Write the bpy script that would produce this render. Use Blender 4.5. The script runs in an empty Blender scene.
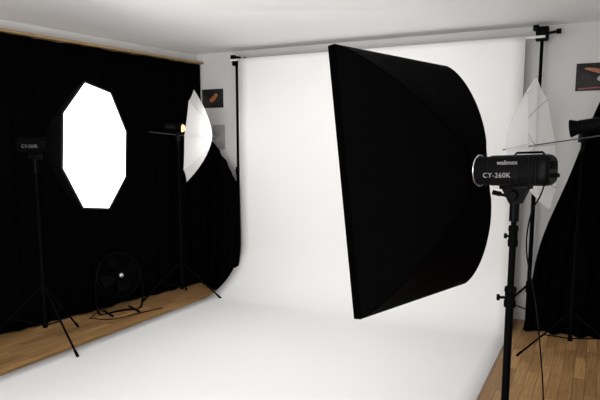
import bpy, bmesh, math, random
from mathutils import Vector as V, Matrix
random.seed(4)
pi=math.pi
sc=bpy.context.scene
sc.view_settings.view_transform='Standard'
sc.view_settings.look='None'

# ---------------------------------------------------------------- materials
def new_mat(name,col,rough=.5,metal=0,emit=None,es=0,spec=.5,bump=None,var=None,trans=None,sheen=0):
    m=bpy.data.materials.new(name);m.use_nodes=True
    nt=m.node_tree;b=nt.nodes['Principled BSDF']
    b.inputs['Base Color'].default_value=(*col,1)
    b.inputs['Roughness'].default_value=rough
    b.inputs['Metallic'].default_value=metal
    b.inputs['Specular IOR Level'].default_value=spec
    if sheen: b.inputs['Sheen Weight'].default_value=sheen
    if emit:
        b.inputs['Emission Color'].default_value=(*emit,1);b.inputs['Emission Strength'].default_value=es
    tc=nt.nodes.new('ShaderNodeTexCoord')
    if var:
        n=nt.nodes.new('ShaderNodeTexNoise');n.inputs['Scale'].default_value=var[0];n.inputs['Detail'].default_value=4
        r=nt.nodes.new('ShaderNodeValToRGB')
        r.color_ramp.elements[0].position=.3;r.color_ramp.elements[1].position=.7
        k=1-var[1]
        r.color_ramp.elements[0].color=(col[0]*k,col[1]*k,col[2]*k,1);r.color_ramp.elements[1].color=(*col,1)
        nt.links.new(tc.outputs['Object'],n.inputs['Vector']);nt.links.new(n.outputs['Fac'],r.inputs['Fac'])
        nt.links.new(r.outputs['Color'],b.inputs['Base Color'])
    if bump:
        n=nt.nodes.new('ShaderNodeTexNoise');n.inputs['Scale'].default_value=bump[0];n.inputs['Detail'].default_value=3
        bp=nt.nodes.new('ShaderNodeBump');bp.inputs['Strength'].default_value=bump[1];bp.inputs['Distance'].default_value=bump[2]
        nt.links.new(tc.outputs['Object'],n.inputs['Vector']);nt.links.new(n.outputs['Fac'],bp.inputs['Height'])
        nt.links.new(bp.outputs['Normal'],b.inputs['Normal'])
    if trans:
        tr=nt.nodes.new('ShaderNodeBsdfTranslucent');tr.inputs['Color'].default_value=(*col,1)
        mx=nt.nodes.new('ShaderNodeMixShader');mx.inputs[0].default_value=trans
        out=nt.nodes['Material Output']
        nt.links.new(b.outputs[0],mx.inputs[1]);nt.links.new(tr.outputs[0],mx.inputs[2]);nt.links.new(mx.outputs[0],out.inputs[0])
        if name.startswith('sheer'):
            tp=nt.nodes.new('ShaderNodeBsdfTransparent');m2=nt.nodes.new('ShaderNodeMixShader');m2.inputs[0].default_value=.30
            nt.links.new(mx.outputs[0],m2.inputs[1]);nt.links.new(tp.outputs[0],m2.inputs[2]);nt.links.new(m2.outputs[0],out.inputs[0])
    return m
M_wall=new_mat('wall_paint',(.68,.675,.67),.9,spec=.1,var=(3,.04),bump=(180,.15,.002))
M_ceil=new_mat('ceiling_paint',(.88,.88,.885),.9,spec=.1,bump=(150,.1,.002))
M_paper=new_mat('backdrop_paper',(.835,.835,.83),.8,spec=.1,var=(1.2,.015))
M_cloth=new_mat('black_molton',(.0014,.0014,.0016),1,spec=.0,bump=(25,.3,.01))
M_soft=new_mat('softbox_nylon',(.0012,.0012,.0013),.62,spec=.004,bump=(7,.3,.02))
M_trim=new_mat('softbox_piping',(.0008,.0008,.0009),1,spec=.0)
M_blk=new_mat('black_metal',(.0018,.0018,.002),.5,spec=.02)
M_plast=new_mat('black_plastic',(.002,.002,.0024),.4,spec=.05,bump=(220,.1,.001))
M_knob=new_mat('black_rubber',(.0018,.0018,.0018),.6,spec=.02)
M_chrome=new_mat('chrome',(.5,.5,.52),.3,metal=1)
M_silver=new_mat('reflector_ring',(.85,.86,.88),.25,metal=.9)
M_umb=new_mat('umbrella_nylon',(.95,.95,.96),.6,spec=.1,trans=.5)
M_umb2=new_mat('sheer_umbrella_nylon',(.90,.90,.92),.6,spec=.1,trans=.5)
M_ray=new_mat('umbrella_shaft',(.10,.10,.11),.4,metal=.7)
M_rib=new_mat('umbrella_rib_metal',(.26,.26,.28),.5,metal=.3)
M_diff=new_mat('lit_diffuser',(.9,.9,.9),.6,emit=(1,.99,.98),es=2.6)
M_diff2=new_mat('dim_diffuser',(.9,.9,.9),.6,emit=(1,.99,.98),es=.9)
M_lamp=new_mat('modelling_lamp',(1,.6,.3),.4,emit=(1,.50,.18),es=1.8)
M_rail=new_mat('curtain_rail_pine',(.42,.27,.12),.55,var=(12,.3))
M_white=new_mat('white_print',(.24,.24,.24),.5)
M_fan=new_mat('fan_dark_metal',(.002,.002,.0023),.5,spec=.025)
M_cable=new_mat('cable_rubber',(.003,.003,.003),.5,spec=.05)
M_base=new_mat('skirting_white',(.62,.61,.59),.5)
M_tube=new_mat('cardboard_core_white',(.80,.80,.79),.7,spec=.1)

def wood():
    m=bpy.data.materials.new('oak_laminate');m.use_nodes=True
    nt=m.node_tree;b=nt.nodes['Principled BSDF'];L=nt.links.new
    tc=nt.nodes.new('ShaderNodeTexCoord')
    mp=nt.nodes.new('ShaderNodeMapping');mp.vector_type='POINT';mp.inputs['Rotation'].default_value=(0,0,-math.radians(63.6))
    L(tc.outputs['Object'],mp.inputs['Vector'])
    br=nt.nodes.new('ShaderNodeTexBrick');br.inputs['Scale'].default_value=1
    br.inputs['Brick Width'].default_value=.42;br.inputs['Row Height'].default_value=.068
    br.inputs['Mortar Size'].default_value=.0016;br.inputs['Mortar Smooth'].default_value=.2
    br.inputs['Color1'].default_value=(.50,.30,.135,1);br.inputs['Color2'].default_value=(.27,.15,.06,1)
    br.inputs['Mortar'].default_value=(.12,.06,.025,1);br.offset=.37;br.inputs['Bias'].default_value=0
    L(mp.outputs[0],br.inputs['Vector'])
    m2=nt.nodes.new('ShaderNodeMapping');m2.inputs['Scale'].default_value=(2,38,1)
    L(mp.outputs[0],m2.inputs['Vector'])
    n=nt.nodes.new('ShaderNodeTexNoise');n.inputs['Scale'].default_value=2.2;n.inputs['Detail'].default_value=6
    L(m2.outputs[0],n.inputs['Vector'])
    r=nt.nodes.new('ShaderNodeValToRGB');r.color_ramp.elements[0].position=.3;r.color_ramp.elements[0].color=(.66,.62,.57,1)
    r.color_ramp.elements[1].position=.7;r.color_ramp.elements[1].color=(1.1,1.08,1.05,1)
    L(n.outputs['Fac'],r.inputs['Fac'])
    mx=nt.nodes.new('ShaderNodeMix');mx.data_type='RGBA';mx.blend_type='MULTIPLY';mx.inputs[0].default_value=1
    L(br.outputs['Color'],mx.inputs[6]);L(r.outputs['Color'],mx.inputs[7]);L(mx.outputs[2],b.inputs['Base Color'])
    b.inputs['Roughness'].default_value=.42;b.inputs['Specular IOR Level'].default_value=.2
    return m
M_wood=wood()

def photo_mat(name,bg1,bg2):
    m=bpy.data.materials.new(name);m.use_nodes=True
    nt=m.node_tree;b=nt.nodes['Principled BSDF'];L=nt.links.new
    tc=nt.nodes.new('ShaderNodeTexCoord')
    n=nt.nodes.new('ShaderNodeTexNoise');n.inputs['Scale'].default_value=9
    L(tc.outputs['Object'],n.inputs['Vector'])
    r=nt.nodes.new('ShaderNodeValToRGB');r.color_ramp.elements[0].color=(*bg1,1);r.color_ramp.elements[1].color=(*bg2,1)
    r.color_ramp.elements[0].position=.35;r.color_ramp.elements[1].position=.65
    L(n.outputs['Fac'],r.inputs['Fac']);L(r.outputs[0],b.inputs['Base Color']);b.inputs['Roughness'].default_value=.5
    b.inputs['Specular IOR Level'].default_value=.15
    return m
M_ph=photo_mat('print_dark',(.010,.011,.013),(.035,.033,.032))
M_ph2=photo_mat('print_grey',(.25,.26,.27),(.42,.42,.42))
M_or=new_mat('print_orange',(.50,.17,.06),.5,var=(30,.5))
M_red=new_mat('print_red',(.30,.06,.04),.5)

# ---------------------------------------------------------------- geometry
def cat(*gs):
    vs=[];fs=[]
    for v,f in gs:
        o=len(vs);vs+=v;fs+=[tuple(i+o for i in q) for q in f]
    return vs,fs
def tube(pts,r,seg=12,cap=True):
    pts=[V(p) for p in pts];n=len(pts)
    rs=r if isinstance(r,(list,tuple)) else [r]*n
    vs=[];fs=[];prev=None
    for i,p in enumerate(pts):
        d=(pts[min(i+1,n-1)]-pts[max(i-1,0)]).normalized()
        if prev is None:
            a=V((0,0,1)) if abs(d.z)<.9 else V((1,0,0))
            x=d.cross(a).normalized()
        else:
            x=(prev-d*prev.dot(d)).normalized()
        prev=x;y=d.cross(x)
        for k in range(seg):
            t=2*pi*k/seg;vs.append(p+(x*math.cos(t)+y*math.sin(t))*rs[i])
    for i in range(n-1):
        for k in range(seg):
            a=i*seg+k;b=i*seg+(k+1)%seg
            fs.append((a,b,b+seg,a+seg))
    if cap:
        fs.append(tuple(range(seg))[::-1]);fs.append(tuple((n-1)*seg+k for k in range(seg)))
    return vs,fs
def lathe(o,ax,prof,seg=32,cap=True):
    o=V(o);ax=V(ax).normalized()
    P=[o+ax*d for d,_ in prof];a=V((0,0,1)) if abs(ax.z)<.9 else V((1,0,0))
    x=ax.cross(a).normalized();y=ax.cross(x);vs=[];fs=[]
    for (d,r),p in zip(prof,P):
        for k in range(seg):
            t=2*pi*k/seg;vs.append(p+(x*math.cos(t)+y*math.sin(t))*r)
    for i in range(len(prof)-1):
        for k in range(seg):
            q=i*seg+k;b=i*seg+(k+1)%seg;fs.append((q,b,b+seg,q+seg))
    if cap:
        fs.append(tuple(range(seg))[::-1]);fs.append(tuple((len(prof)-1)*seg+k for k in range(seg)))
    return vs,fs
def obox(c,ax,h,bev=0,seg=2):
    bm=bmesh.new();bmesh.ops.create_cube(bm,size=2)
    for v in bm.verts: v.co=V((v.co.x*h[0],v.co.y*h[1],v.co.z*h[2]))
    if bev: bmesh.ops.bevel(bm,geom=bm.edges[:],offset=bev,segments=seg,affect='EDGES',profile=.5)
    bm.verts.index_update()
    vs=[V(c)+V(ax[0])*v.co.x+V(ax[1])*v.co.y+V(ax[2])*v.co.z for v in bm.verts]
    fs=[tuple(v.index for v in f.verts) for f in bm.faces];bm.free()
    return vs,fs
def torus(o,ax,R,r,seg=48,s2=8):
    o=V(o);ax=V(ax).normalized();a=V((0,0,1)) if abs(ax.z)<.9 else V((1,0,0))
    x=ax.cross(a).normalized();y=ax.cross(x);vs=[];fs=[]
    for i in range(seg):
        t=2*pi*i/seg;d=x*math.cos(t)+y*math.sin(t)
        for k in range(s2):
            u=2*pi*k/s2;vs.append(o+d*(R+r*math.cos(u))+ax*r*math.sin(u))
    for i in range(seg):
        for k in range(s2):
            a=i*s2+k;b=i*s2+(k+1)%s2;c=((i+1)%seg)*s2
            fs.append((a,b,c+(k+1)%s2,c+k))
    return vs,fs
def grid(fn,nu,nv):
    vs=[V(fn(i/nu,j/nv)) for j in range(nv+1) for i in range(nu+1)]
    fs=[(j*(nu+1)+i,j*(nu+1)+i+1,(j+1)*(nu+1)+i+1,(j+1)*(nu+1)+i) for j in range(nv) for i in range(nu)]
    return vs,fs
AX=((1,0,0),(0,1,0),(0,0,1))
def link(ob): sc.collection.objects.link(ob)
def mk(name,g,mat,loc=(0,0,0),smooth=True,angle=35,solid=0,fix=True):
    me=bpy.data.meshes.new(name);L=V(loc)
    me.from_pydata([tuple(V(v)-L) for v in g[0]],[],g[1])
    if fix:
        bm=bmesh.new();bm.from_mesh(me);bmesh.ops.recalc_face_normals(bm,faces=bm.faces[:]);bm.to_mesh(me);bm.free()
    me.materials.append(mat)
    if smooth:
        for p in me.polygons:p.use_smooth=True
        me.set_sharp_from_angle(angle=math.radians(angle))
    ob=bpy.data.objects.new(name,me);link(ob)
    if solid:
        md=ob.modifiers.new('Solidify','SOLIDIFY');md.thickness=solid;md.offset=0
    return ob
class Thing:
    def __init__(s,name,loc,label,category,group=None):
        s.loc=V(loc);s.o=bpy.data.objects.new(name,None);s.o.empty_display_size=.1;s.o.location=s.loc;link(s.o)
        s.o['label']=label;s.o['category']=category
        if group:s.o['group']=group
    def part(s,name,g,mat,parent=None,label=None,**k):
        ob=mk(name,g,mat,s.loc,**k);ob.parent=parent or s.o
        if label:ob['label']=label
        return ob
def single(name,g,mat,loc,label,category,**k):
    ob=mk(name,g,mat,loc,**k);ob.location=loc;ob['label']=label;ob['category']=category
    return ob
def struct(name,g,mat,**k):
    ob=mk(name,g,mat,**k);ob['kind']='structure';return ob
def text_geo(s,size,origin,xa,ya,extr=.0006,bold=0,space=1):
    cu=bpy.data.curves.new('t','FONT');cu.body=s;cu.size=size;cu.extrude=extr;cu.offset=bold;cu.align_x='CENTER';cu.align_y='CENTER';cu.space_character=space
    ob=bpy.data.objects.new('t',cu);link(ob)
    dg=bpy.context.evaluated_depsgraph_get();me=ob.evaluated_get(dg).to_mesh()
    xa=V(xa).normalized();ya=V(ya).normalized();n=xa.cross(ya);o=V(origin)
    vs=[o+xa*v.co.x+ya*v.co.y+n*v.co.z for v in me.vertices];fs=[tuple(p.vertices) for p in me.polygons]
    ob.evaluated_get(dg).to_mesh_clear();bpy.data.objects.remove(ob);bpy.data.curves.remove(cu)
    return vs,fs

# ---------------------------------------------------------------- room
H=2.41
e=V((.896,-.445,0)).normalized()      # along back wall
q=V((-.445,-.896,0)).normalized()     # out of back wall
lw=V((-.559,-.829,0)).normalized()    # along curtain wall, to the front
ln=V((.829,-.559,0)).normalized()     # into room
corner=V((-1.08,6.45,0));rc=corner+e*4.35
lend=corner+lw*8.5; rend=rc+q*7.6
def slab(a,b,n,z0,z1,t=.1):
    a=V(a);b=V(b);n=V(n)*t
    vs=[a+V((0,0,z0)),b+V((0,0,z0)),b+n+V((0,0,z0)),a+n+V((0,0,z0))]
    vs+=[v+V((0,0,z1-z0)) for v in vs]
    return vs,[(3,2,1,0),(4,5,6,7),(0,1,5,4),(1,2,6,5),(2,3,7,6),(3,0,4,7)]
struct('wall_back',slab(corner-e*.1,rc+e*.1,-q,0,H),M_wall,smooth=False)
struct('wall_left',slab(corner,lend,-ln,0,H),M_wall,smooth=False)
struct('wall_right',slab(rc,rend,e,0,H),M_wall,smooth=False)
def poly(pts,z,t):
    n=len(pts);vs=[V((p.x,p.y,z)) for p in pts]+[V((p.x,p.y,z+t)) for p in pts]
    fs=[tuple(range(n))[::-1],tuple(range(n,2*n))]+[(i,(i+1)%n,(i+1)%n+n,i+n) for i in range(n)]
    return vs,fs
room=[corner-ln*.1-q*.1,rc+e*.1-q*.1,rend+e*.1,lend-ln*.1]
struct('floor',poly(room,-.08,.08),M_wood,smooth=False)
struct('ceiling',poly(room,H,.08),M_ceil,smooth=False)
struct('baseboard_back',slab(corner+e*.02,rc-e*.02,q,0.0,.07,.014),M_base,smooth=False)
struct('baseboard_right',slab(rc+q*.02,rend,-e,0,.07,.014),M_base,smooth=False)

# curtain wall
c0=corner+ln*.065+lw*.03
def cf(u,v):
    s=u*3.6;z=.012+2.285*v
    a=.012*math.sin(s*27+1.6*math.sin(s*3.1))+.012*math.sin(s*9+2)+.004*math.sin(s*57)
    a*=(.65+.35*(1-v));a+=.010*(1-v)*math.sin(s*5+z*2)
    p=c0+lw*s+ln*a;return (p.x,p.y,z)
o=mk('curtain',grid(cf,520,16),M_cloth,c0,solid=.004,fix=False);o.location=c0
o['label']='floor-length black cloth curtain covering the whole wall';o['category']='curtain'
rl=c0+lw*1.8
o=single('curtain_rail',obox((rl.x,rl.y,2.315),(lw,ln,(0,0,1)),(1.82,.04,.010),.003),M_rail,V((rl.x,rl.y,2.315)),'thin pine wood curtain rail above the black curtain','curtain rail')

# draped cloth beside the backdrop
def df(u,v):
    a=corner+e*.10+q*.10;b=V((-.595,5.945,0))
    p=a.lerp(b,u);top=1.62-.20*u-.34*u*u
    z=.008+(top-.008)*v
    f=.014*math.sin(u*24+.6*math.sin(v*3))*(1-.3*v)+.008*math.sin(u*41+v*2)
    p=p+q*(f+(.08*math.sin(pi*u)+.06*u)*(1-v)**3)-e*(.025*v**2*u)-e*(.10*u*(1-v)**6)
    return (p.x,p.y,z)
o=mk('draped_cloth',grid(df,80,40),M_cloth,corner,solid=.004,fix=False);o.location=corner
o['label']='black cloth hanging in folds in the corner beside the white backdrop';o['category']='cloth'
rb=V((2.25,4.6,0))
def dr(u,v):
    sl=3.36+.50*v**1.5+.018*math.sin(v*11+.5)*(1-v*.5)      # slanting free edge
    s=sl+(4.22-sl)*u
    top=1.90+.16*u;z=.01+(top-.01)*v
    f=.03*math.sin(u*30+1.5*v)*(1-.5*v)+.015*math.sin(u*55+v*4)
    p=corner+e*s+q*(.12+.22*(1-v)**1.3+f)
    return (p.x,p.y,z)
o=mk('draped_cloth',grid(dr,120,40),M_cloth,rb,solid=.004,fix=False);o.location=rb
o['label']='black cloth draped against the wall, spreading out towards the floor';o['category']='cloth'

# ---------------------------------------------------------------- backdrop
B0=V((-.6,6.0,0));Wd=2.63;R=.50
def bf(u,v):
    Lv=2.305-R;La=R*pi/2;Lf=4.3;s=v*(Lv+La+Lf)
    if s<Lv: off=0;z=2.305-s;k=0
    elif s<Lv+La:
        t=(s-Lv)/R;off=R-R*math.cos(t);z=R-R*math.sin(t)+.006;k=t/(pi/2)
    else: off=R+s-Lv-La;z=.006;k=1
    k=k*k*(3-2*k)
    x0=-.135*k+.0;x1=Wd+.02*k
    p=B0+e*(x0+(x1-x0)*u)+q*off
    if s<Lv: p=p+q*(.004*math.sin(u*9+1)*(s/Lv))
    return (p.x,p.y,z)
bd=Thing('photo_backdrop',B0,'white seamless paper backdrop hanging down and sweeping across the floor','backdrop')
pp=bd.part('paper_sweep',grid(bf,24,150),M_paper,solid=.003,fix=False)
rc0=B0-q*.014+V((0,0,2.298));
bd.part('crossbar',tube([rc0-e*.10,rc0+e*(Wd+.14)],.010,12),M_tube)
# backdrop support stands
def bstand(c,top,grip):
    t=Thing('backdrop_stand',c,'black upright support pole with clamp holding the backdrop','stand')
    Z=lambda z:c+V((0,0,z))
    t.part('pole',cat(tube([Z(.05),Z(1.25)],.017),tube([Z(1.2),Z(top)],.013)),M_blk)
    t.part('collar',cat(tube([Z(1.18),Z(1.26)],.024),tube([Z(1.22),Z(1.22)+q*.045],.009)),M_knob)
    for d in (e,-e):
        t.part('leg',cat(tube([Z(.32)+d*.02,c+d*.30+V((0,0,.014))],.009,8),tube([Z(.12),c+d*.16+V((0,0,.17))],.006,8)),M_blk)
    t.part('hub',tube([Z(.27),Z(.36)],.024),M_knob)
    g=obox(Z(top)+V((0,0,0)),(e,q,(0,0,1)),(.035*grip,.03,.04*grip),.008)
    g=cat(g,obox(Z(top+.035*grip)-e*.035*grip,(e,q,(0,0,1)),(.022,.022,.022),.006),
          tube([Z(top)+e*.02,Z(top+.012)+e*.085*grip],.011,10),tube([Z(top+.012)+e*.075*grip,Z(top+.012)+e*.10*grip],.02,12))
    t.part('clamp',g,M_plast)
    return t
t=bstand(B0-e*.050-q*.05,2.29,1.1)
t2=bstand(B0+e*(Wd+.115)-q*.055,2.325,1.35)
# ---------------------------------------------------------------- stand helper
def stand_geo(T,c,top,hub,Rf,angs,r=.014,low=None,knobs=((1.0,0),),foot=.012):
    c=V(c);Z=lambda z:V((c.x,c.y,z));low=low if low is not None else max(.06,hub*.35)
    ks=sorted([k for k,_ in knobs])
    zs=[low-.02]+ks+[top]
    gs=[]
    for i in range(len(zs)-1):
        gs.append(tube([Z(zs[i]),Z(zs[i+1]+(.02 if i<len(zs)-2 else 0))],r*(1-.17*i),16))
    root=T.part('stand',cat(*gs),M_blk)
    for i,(k,a) in enumerate(knobs):
        d=V((math.cos(a),math.sin(a),0));kk=r*(1-.17*i)
        T.part('collar',cat(lathe(Z(k-.045),(0,0,1),[(0,kk*1.1),(.004,kk*1.45),(.03,kk*1.5),(.035,kk*1.3),(.07,kk*1.3),(.075,kk*1.5),(.095,kk*1.4)],20),
            tube([Z(k),Z(k)+d*kk*2.6],kk*.36,10),obox(Z(k)+d*kk*2.9,(d,V((0,0,1)).cross(d),(0,0,1)),(kk*.4,kk*.4,kk*.8),kk*.2)),M_knob,parent=root)
    T.part('hub',lathe(Z(hub-.03),(0,0,1),[(0,r*1.2),(.004,r*1.8),(.055,r*1.8),(.06,r*1.2)],20),M_knob,parent=root)
    T.part('brace_ring',lathe(Z(low-.02),(0,0,1),[(0,r*1.1),(.003,r*1.5),(.03,r*1.5),(.033,r*1.1)],20),M_knob,parent=root)
    for a in angs:
        d=V((math.cos(a),math.sin(a),0));f=c+d*Rf;f.z=foot
        st=Z(hub)+d*r*1.5
        g=tube([st,f],r*.62,10);m=st.lerp(f,.5);g=cat(g,tube([Z(low)+d*r,m],r*.42,8))
        lg=T.part('leg',g,M_blk,parent=root)
        T.part('foot_cap',tube([f-(f-st).normalized()*.05,f],r*.85,10),M_knob,parent=root)
    return root
# flash head
def flash(T,o,ax,up,L,r,labels=True,textside=1):
    """o: front end of the head, ax: direction front->rear"""
    ax=V(ax).normalized();up=V(up).normalized();sd=ax.cross(up).normalized()*textside  # side carrying the lettering
    o=V(o);A=(ax,sd,up)
    n=48;prof=[(.0,.80),(.004,.94),(.06,.94),(.064,.90),(.074,.90),(.078,1.0),(.62*L,1.0)]
    for i in range(6):
        z=.64*L+i*.045*L;prof+=[(z,1.0),(z+.004,.955),(z+.016*L+.002,.955),(z+.02*L+.003,1.0)]
    prof+=[(.93*L,1.0),(.97*L,.94),(L,.80)]
    vs=[];fs=[]
    def sec(d,k):
        out=[]
        for i in range(n):
            t=2*pi*i/n;c,s=math.cos(t),math.sin(t);p=3.1
            m=(abs(c)**p+abs(s)**p)**(-1/p)
            out.append(o+ax*d+sd*(c*m*r*k*.95)+up*(s*m*r*k))
        return out
    for d,k in prof: vs+=sec(d,k)
    for i in range(len(prof)-1):
        for k in range(n):
            a=i*n+k;b=i*n+(k+1)%n;fs.append((a,b,b+n,a+n))
    fs.append(tuple(range(n))[::-1]);fs.append(tuple((len(prof)-1)*n+k for k in range(n)))
    body=T.part('flash_head',(vs,fs),M_plast,angle=25)
    T.part('speed_ring',cat(lathe(o-ax*.02,ax,[(0,r*1.05),(.003,r*1.15),(.018,r*1.15),(.022,r*.9)],36)),M_blk,parent=body)
    T.part('reflector_ring',torus(o+ax*.012,ax,r*1.03,r*.045,40,8),M_silver,parent=body,label='bright metal mounting ring')
    g=[obox(o+ax*(L*1.0)+up*r*.3,A,(.006,r*.5,r*.25),.002)]
    for i in (-1,0,1): g.append(tube([o+ax*L-up*r*.35+sd*r*.4*i,o+ax*(L+.014)-up*r*.35+sd*r*.4*i],r*.13,12))
    T.part('control_knobs',cat(*g),M_knob,parent=body)
    if labels:
        T.part('model_lettering',text_geo('CY-260K',r*.46,o+ax*L*.355-up*r*.30+sd*(r*.958),ax,up,extr=.0012,space=1.1),M_white,parent=body,smooth=False,label='light grey lettering CY-260K',fix=False)
    return body
# ---------------------------------------------------------------- large softbox
w=V((.679,.734,0)).normalized()
h=V((-.098,.092,.99));h=(h-w*h.dot(w)).normalized();b=w.cross(h).normalized()
F=V((.502,2.979,1.293))+b*.030
DP=.385;hw=.470;hh=.597
cpole=V((.940,2.619,0))
SB=Thing('studio_light',cpole,'large black rectangular softbox on a flash head and black stand','studio light')
def prof(u): return max(0,(1-u**1.30))**.76
def sbody():
    nu=26;m=14;vs=[];fs=[]
    rw=.075
    for i in range(nu+1):
        u=i/nu;s=prof(u);a=hw*s+rw*(1-s);c=hh*s+rw*(1-s);d=DP*u
        ring=[]
        cor=[(a,c),(-a,c),(-a,-c),(a,-c)]
        for k in range(4):
            x0,y0=cor[k];x1,y1=cor[(k+1)%4]
            for j in range(m):
                t=j/m;x=x0+(x1-x0)*t;y=y0+(y1-y0)*t
                pull=1-.05*math.sin(pi*t)*math.sin(pi*min(1,u*1.05))
                if k%2==0: y*=pull
                else: x*=pull
                ring.append(F+w*x+h*y+b*d)
        vs+=ring
    N=4*m
    for i in range(nu):
        for k in range(N):
            p=i*N+k;r2=i*N+(k+1)%N;fs.append((p,r2,r2+N,p+N))
    return vs,fs
sb=SB.part('softbox',sbody(),M_soft,solid=.003,fix=True,angle=50)
for sx in (1,-1):
    for sy in (1,-1):
        pts=[]
        for i in range(25):
            u=i/24;s=prof(u);pts.append(F+w*sx*(hw*s+.075*(1-s)+.001)+h*sy*(hh*s+.075*(1-s)+.001)+b*DP*u)
        SB.part('seam_piping',tube(pts,.0035,8),M_trim,parent=sb)
def frame(z0,z1,t):
    vs=[];fs=[]
    for (dd,k) in ((z0,t),(z1,t),(z1,0),(z0,0)):
        for x,y in ((1,1),(-1,1),(-1,-1),(1,-1)):
            vs.append(F+w*x*(hw+k)+h*y*(hh+k)+b*dd)
    for i in range(4):
        for k in range(4):
            a=i*4+k;c=i*4+(k+1)%4;d=((i+1)%4)*4
            fs.append((a,c,d+(k+1)%4,d+k))
    return vs,fs
SB.part('lip',frame(-.032,.004,.0025),M_trim,parent=sb,smooth=False)
SB.part('diffuser',obox(F-b*.006,(w,h,b),(hw-.004,hh-.004,.002)),M_diff2,parent=sb,smooth=False,label='white front diffuser cloth')
# head, level
o0=F+b*(DP-.01)-V((0,0,.0))
hb=V((b.x,b.y,0)).normalized();hb=(hb+V((0,0,.035))).normalized()
hu=w.cross(hb).normalized()*-1
if hu.z<0: hu=-hu
fb=flash(SB,o0,hb,hu,.335,.066)
sd=hb.cross(hu).normalized()
SB.part('maker_lettering',text_geo('walimex',.027,o0+hb*.165+hu*.034+sd*.0628,hb,hu,extr=.0015),M_white,parent=fb,smooth=False,label='light grey lettering walimex',fix=False)
SB.part('carry_handle',cat(tube([o0+hb*.17+hu*.062,o0+hb*.18+hu*.074,o0+hb*.29+hu*.074,o0+hb*.30+hu*.062],.005,8)),M_knob,parent=fb)
# bracket
pz=V((cpole.x,cpole.y,(o0+hb*.17).z))
def taper(c,A,h0,h1,hz):
    vs=[]
    for z,(a,b2) in ((hz,h0),(-hz,h1)):
        for sx,sy in ((1,1),(-1,1),(-1,-1),(1,-1)):
            vs.append(V(c)+V(A[0])*a*sx+V(A[1])*b2*sy+V(A[2])*z)
    return vs,[(0,1,2,3),(7,6,5,4),(0,4,5,1),(1,5,6,2),(2,6,7,3),(3,7,4,0)]
br=cat(obox(pz-hu*.072,(hb,sd,hu),(.065,.030,.010),.004),
       taper(pz-hu*.112,(hb,sd,hu),(.055,.026),(.022,.020),.034),
       lathe(pz-hu*.108+sd*.020,sd,[(0,.022),(.016,.022),(.020,.017)],24),
       tube([V((cpole.x,cpole.y,1.13)),V((cpole.x,cpole.y,1.24))],.021,18),
       tube([pz-hu*.115-hb*.03,pz-hu*.105-hb*.075],.007,10),
       tube([pz-hu*.105-hb*.070,pz-hu*.098-hb*.105],.011,10))
SB.part('tilt_bracket',br,M_plast)
stand_geo(SB,cpole,1.20,.22,.46,[math.radians(a) for a in (100,220,340)],r=.0175,knobs=((.785,math.radians(170)),(1.06,math.radians(120))))
rear=o0+hb*.30-hu*.06
def smooth_curve(P,n=8):
    P=[V(p) for p in P];out=[]
    for i in range(len(P)-1):
        p0=P[max(i-1,0)];p1=P[i];p2=P[i+1];p3=P[min(i+2,len(P)-1)]
        for k in range(n):
            t=k/n;out.append(.5*((2*p1)+(-p0+p2)*t+(2*p0-5*p1+4*p2-p3)*t*t+(-p0+3*p1-3*p2+p3)*t**3))
    out.append(P[-1]);return out
cb=smooth_curve([rear,rear-V((.012,-.01,.05)),V((.985,2.55,1.16)),V((.985,2.57,1.0)),V((1.04,2.57,.75)),V((1.085,2.56,.4)),V((1.10,2.54,.08)),V((1.13,2.50,.010)),V((1.25,2.40,.008)),V((1.45,2.42,.008))],8)
SB.part('power_cable',tube(cb,.0035,8),M_cable)

# ---------------------------------------------------------------- octagonal softbox
C=V((-1.410,4.2,1.447));n=V((math.cos(math.radians(-11)),math.sin(math.radians(-11)),0));e1=V((-n.y,n.x,0));up=V((0,0,1))
OB=Thing('studio_light',V((-1.88,4.29,0)),'lit octagonal softbox glowing white on a black stand','studio light')
Ro=.452;Do=.33
def octg():
    vs=[];fs=[];nu=16
    for i in range(nu+1):
        u=i/nu;s=prof(u);r=(Ro*s+.07*(1-s))
        for k in range(8):
            a=math.radians(16+45*k);vs.append(C+e1*math.cos(a)*r+up*math.sin(a)*r-n*Do*u)
    for i in range(nu):
        for k in range(8):
            p=i*8+k;r2=i*8+(k+1)%8;fs.append((p,r2,r2+8,p+8))
    return vs,fs
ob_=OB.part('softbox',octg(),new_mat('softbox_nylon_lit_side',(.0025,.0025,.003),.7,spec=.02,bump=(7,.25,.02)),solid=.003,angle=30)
rng=[C+n*.004+e1*math.cos(math.radians(16+45*k))*(Ro-.004)+up*math.sin(math.radians(16+45*k))*(Ro-.004) for k in range(8)]
rng2=[v-n*.004 for v in rng]
OB.part('diffuser',(rng+rng2,[tuple(range(8)),tuple(range(15,7,-1))]+[(k,(k+1)%8,(k+1)%8+8,k+8) for k in range(8)]),M_diff,parent=ob_,smooth=False,label='glowing white octagonal front cloth')
M_rim=new_mat('softbox_rim_cloth',(.02,.02,.022),.8,spec=.05)
co_=[C+n*.006+e1*math.cos(math.radians(16+45*(k%8)))*(Ro+.001)+up*math.sin(math.radians(16+45*(k%8)))*(Ro+.001) for k in range(9)]
OB.part('rim',tube(co_,.006,8),M_rim,parent=ob_,label='dark grey cloth edge')
for k in range(8):
    pts=[]
    a=math.radians(16+45*k)
    for i in range(17):
        u=i/16;s=prof(u);r=(Ro*s+.07*(1-s))+.001;pts.append(C+e1*math.cos(a)*r+up*math.sin(a)*r-n*Do*u)
    OB.part('seam_piping',tube(pts,.004,6),M_trim,parent=ob_)
oo=C-n*Do+V((0,0,.02))
obf=flash(OB,oo,-n,up,.27,.055,textside=-1,labels=False)
T_=text_geo('CY-260K',.034,oo-n*.15-e1*.0535-up*.008,n,up)
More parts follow.
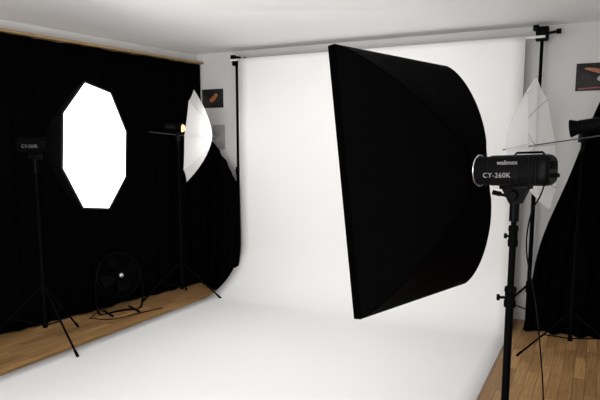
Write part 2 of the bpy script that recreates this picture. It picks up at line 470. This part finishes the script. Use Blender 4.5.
OB.part('model_lettering',T_,new_mat('grey_print',(.13,.13,.13),.5),parent=obf,smooth=False,label='grey lettering CY-260K',fix=False)
oc=OB.loc
OB.part('tilt_bracket',cat(obox(V((oc.x,oc.y,1.385)),(n,e1,up),(.045,.025,.02),.004),tube([V((oc.x,oc.y,1.27)),V((oc.x,oc.y,1.385))],.018,14)),M_plast)
stand_geo(OB,oc,1.32,.44,.44,[math.radians(a) for a in (-40,80,200)],r=.0125,knobs=((.95,-1.5),))

# ---------------------------------------------------------------- umbrella lights
def umbrella(T,cen,axo,Rr,dep,mat=M_umb,rot=0):
    """cen: centre of rim plane, axo: direction the opening faces"""
    axo=V(axo).normalized();x=V((0,0,1)).cross(axo).normalized();y=axo.cross(x)
    ap=cen-axo*dep
    nr=10;vs=[ap];fs=[];K=8;m=6;N=K*m
    for i in range(1,nr+1):
        t=i/nr
        for k in range(N):
            a=2*pi*k/N+rot;ph=(k%m)/m
            # panels are stretched straight between the ribs
            ch=math.cos(pi/K)/math.cos((ph-.5)*2*pi/K)
            r=Rr*t*(ch-.035*math.sin(pi*ph)*t**2)
            d=dep*(t**1.7)
            vs.append(ap+axo*d+x*math.cos(a)*r+y*math.sin(a)*r)
    for k in range(N): fs.append((0,1+k,1+(k+1)%N))
    for i in range(nr-1):
        for k in range(N):
            a=1+i*N+k;c=1+i*N+(k+1)%N;fs.append((a,c,c+N,a+N))
    u=T.part('umbrella',(vs,fs),mat,fix=False,angle=12)
    for k in range(K):
        a=2*pi*k/K+rot;dd=x*math.cos(a)+y*math.sin(a)
        pts=[ap+axo*(dep*(t**1.7)+.006)+dd*Rr*t for t in [j/10 for j in range(11)]]
        T.part('rib',tube(pts,.0019,6),M_rib,parent=u)
        mid=ap+axo*(dep*(.5**1.7)+.006)+dd*Rr*.5
        T.part('stretcher',tube([ap+axo*(dep*.8),mid],.0014,6),M_rib,parent=u)
    return u,ap
def lamp(loc,tgt,P,size=.07,col=(1,.95,.88)):
    l=bpy.data.lights.new('modelling_fill_light','AREA');l.shape='DISK';l.size=size;l.energy=P;l.color=col
    o=bpy.data.objects.new('modelling_fill_light',l);o.location=loc;o.rotation_euler=(V(tgt)-V(loc)).to_track_quat('-Z','Y').to_euler();link(o)
# left one
lc=V((-1.13,5.62,0))
UL=Thing('umbrella_light',lc,'white photo umbrella and small flash on a black stand','studio light')
ax=V((-.985,-.06,.10)).normalized()
cen=V((-1.015,5.62,1.555))
u_,ap=umbrella(UL,cen,ax,.425,.20,rot=0)
UL.part('shaft',tube([ap-ax*.03,ap+ax*.58],.004,8),M_ray,parent=u_)
fh=cen+ax*.075+V((0,0,.065))
hd=UL.part('flash_head',cat(lathe(fh,ax,[(0,.042),(.004,.05),(.05,.04),(.055,.036),(.15,.036),(.155,.03)],24)),M_plast)
UL.part('lamp',lathe(fh-ax*.030,ax,[(0,.006),(.004,.020),(.014,.031),(.030,.036)],20),M_lamp,parent=hd,label='warm glowing modelling lamp')
lamp(fh-ax*.04,ap,1.6)
UL.part('tilt_bracket',cat(obox(V((lc.x,lc.y,1.555)),AX,(.02,.018,.04),.004),tube([V((lc.x,lc.y,1.48)),V((lc.x,lc.y,1.6))],.012,12)),M_plast)
stand_geo(UL,lc,1.52,.36,.37,[math.radians(a) for a in (2,196,95)],r=.0125,knobs=((.85,-2),))
# right one
rc_=V((1.935,4.15,0))
UR=Thing('umbrella_light',rc_,'sheer white photo umbrella with flash on a black stand','studio light')
ax=V((.84,-.54,.15)).normalized()
cen=V((1.655,4.13,1.475))
u_,ap=umbrella(UR,cen,ax,.46,.24,mat=M_umb2,rot=0)
UR.part('shaft',tube([ap-ax*.03,ap+ax*.60],.0045,8),M_ray,parent=u_)
fh=V((1.80,4.06,1.575))
hd=UR.part('flash_head',cat(lathe(fh,ax,[(0,.052),(.004,.06),(.055,.043),(.06,.046),(.22,.046),(.225,.038)],24)),M_plast)
UR.part('reflector_ring',torus(fh+ax*.002,ax,.056,.003,32,6),M_silver,parent=hd)
UR.part('lamp',lathe(fh-ax*.006,ax,[(0,.012),(.004,.03),(.010,.036)],20),M_white,parent=hd)
lamp(fh-ax*.02,ap,.5)  # added fill at the unlit right flash, brightens the sheer umbrella
UR.part('tilt_bracket',cat(obox(V((rc_.x,rc_.y,1.53)),AX,(.022,.03,.045),.004),tube([V((rc_.x,rc_.y,1.42)),V((rc_.x,rc_.y,1.54))],.012,12)),M_plast)
stand_geo(UR,rc_,1.47,.28,.44,[math.radians(a) for a in (196,316,76)],r=.011,knobs=((.8,-2),))

# ---------------------------------------------------------------- floor fan
fc=V((-1.60,5.20,0));fn=V((.62,-.78,.12)).normalized()
FN=Thing('floor_fan',fc,'round dark metal floor fan with chrome hub near the curtain','fan')
hc=fc+V((0,0,.335));x=V((0,0,1)).cross(fn).normalized();y=fn.cross(x)
cage=[]
for s in (1,-1):
    for i in range(1,9):
        r=.195*i/8;d=.05*math.cos(r/.195*pi/2*.75)
        cage.append(torus(hc+fn*s*d,fn,r,.0016,40,5))
    for k in range(20):
        a=2*pi*k/20;dd=x*math.cos(a)+y*math.sin(a)
        cage.append(tube([hc+fn*s*.05*math.cos(t*pi/2*.75)+dd*.195*t for t in (.15,.4,.6,.8,1)],.0014,5))
cage.append(torus(hc,fn,.197,.010,48,8));cage.append(lathe(hc-fn*.022,fn,[(0,.197),(.044,.197)],48,cap=False))
FN.part('grille',cat(*cage),M_fan)
for k in range(4):
    a=2*pi*k/4+.3
    def bfn(u,v,a=a):
        r=.03+.14*v;t=a+(u-.5)*(.9-.1*v);dd=x*math.cos(t)+y*math.sin(t)
        p=hc+dd*r+fn*((u-.5)*.045);return tuple(p)
    ob=FN.part('blade',grid(bfn,8,6),M_fan,solid=.002,fix=False)
FN.part('motor',lathe(hc-fn*.085,fn,[(0,.03),(.01,.045),(.05,.045),(.06,.03)],24),M_fan)
FN.part('hub',lathe(hc+fn*.052,fn,[(-.004,.020),(0,.023),(.006,.021),(.012,.013),(.014,.003)],24),M_chrome,label='chrome front hub')
fl=V((hc.x,hc.y,.012))
xa=V((x.x,x.y,0)).normalized();fa=V((fn.x,fn.y,0)).normalized()
FN.part('base',cat(tube(smooth_curve([hc+x*.207,hc+x*.215-V((0,0,.12)),fl+xa*.19,fl+xa*.05,fl-xa*.05,fl-xa*.19,hc-x*.215-V((0,0,.12)),hc-x*.207],6),.009,10),
    tube([fl+xa*.12+fa*.13,fl+xa*.12-fa*.10],.009,8),
    tube([fl-xa*.12+fa*.13,fl-xa*.12-fa*.10],.009,8)),M_fan)
FN.part('power_cable',tube(smooth_curve([hc-fn*.08,hc-fn*.07+x*.10-V((0,0,.12)),fl+xa*-.25+V((0,-.04,-.006)),fc+V((-.18,-.22,.006)),fc+V((.0,-.25,.006)),fc+V((.22,-.02,.006)),fc+V((.35,.12,.006))],8),.004,6),M_cable)

# ---------------------------------------------------------------- wall pictures
def picture(s,z,wd,ht,mat,label,extra=()):
    c=corner+e*s+q*.004+V((0,0,z))
    T=Thing('photo_print',c,label,'picture')
    T.part('print_sheet',obox(c,(e,q,up),(wd/2,.003,ht/2)),mat,smooth=False)
    for i,(nm,pts,m) in enumerate(extra):
        vs=[c+e*dx+up*dz+q*(.0036+.0004*i) for dx,dz in pts]
        T.part(nm,(vs,[tuple(range(len(vs)))]),m,smooth=False,fix=False)
def ell(cx,cz,rx,rz,a=0,N=24):
    return [(cx+rx*math.cos(t)*math.cos(a)-rz*math.sin(t)*math.sin(a),cz+rx*math.cos(t)*math.sin(a)+rz*math.sin(t)*math.cos(a)) for t in [2*pi*k/N for k in range(N)]]
base=(V((-.52,6.17,0))-corner).dot(e)
picture(base-.43,1.955,.26,.19,M_ph,'small dark photo print with an orange bird on the wall',
   [('orange_motif',ell(.005,-.005,.045,.026,.6),M_or),('orange_head',ell(.042,.032,.022,.018),M_or),('pale_motif',ell(.046,.036,.009,.007),M_ph2)])
picture(base-.36,1.56,.15,.25,M_ph2,'small pale grey print on the wall below another print')
picture(base+3.17,1.995,.34,.21,M_ph,'dark photo print with a pale bird and orange beak',
   [('pale_motif',ell(.055,-.008,.075,.030,.12),M_ph2),
    ('orange_motif',[(-.115,.062),(-.10,.072),(-.05,.068),(.0,.055),(.035,.035),(.05,.015),(.0,.022),(-.06,.042)],M_or),
    ('red_motif',[(-.15,-.085),(-.03,-.078),(.10,-.085),(.10,-.093),(-.03,-.087),(-.15,-.094)],M_red)])

# ---------------------------------------------------------------- light
wld=bpy.data.worlds.new('world');sc.world=wld;wld.use_nodes=True
bg=wld.node_tree.nodes['Background'];bg.inputs[0].default_value=(.96,.98,1,1);bg.inputs[1].default_value=.36
def area(loc,tgt,sx,sy,P,col=(1,1,1)):
    l=bpy.data.lights.new('area','AREA');l.shape='RECTANGLE';l.size=sx;l.size_y=sy;l.energy=P;l.color=col
    o=bpy.data.objects.new('area_light',l);o.location=loc;o.rotation_euler=(V(tgt)-V(loc)).to_track_quat('-Z','Y').to_euler();link(o)
    return o
area((-1.2,-.4,1.9),(.2,5.8,1.8),2.2,1.2,68,(1,.995,.98))
area((-.1,4.3,2.38),(-.1,4.9,0),1.6,.8,18,(1,.995,.98))  # unseen overhead fill, added to brighten the floor and sweep
area((-1.3,.6,.7),(-.4,3.4,2.4),1.2,.8,50,(1,.995,.985))  # unseen low light aimed upward, added to lift the ceiling

cam=bpy.data.cameras.new('cam');co=bpy.data.objects.new('camera',cam);link(co)
co.location=(0,0,1.45);co.rotation_euler=(math.radians(82),0,0)
cam.sensor_width=36;cam.lens=36;cam.shift_y=32/600;cam.clip_start=.05
sc.camera=co
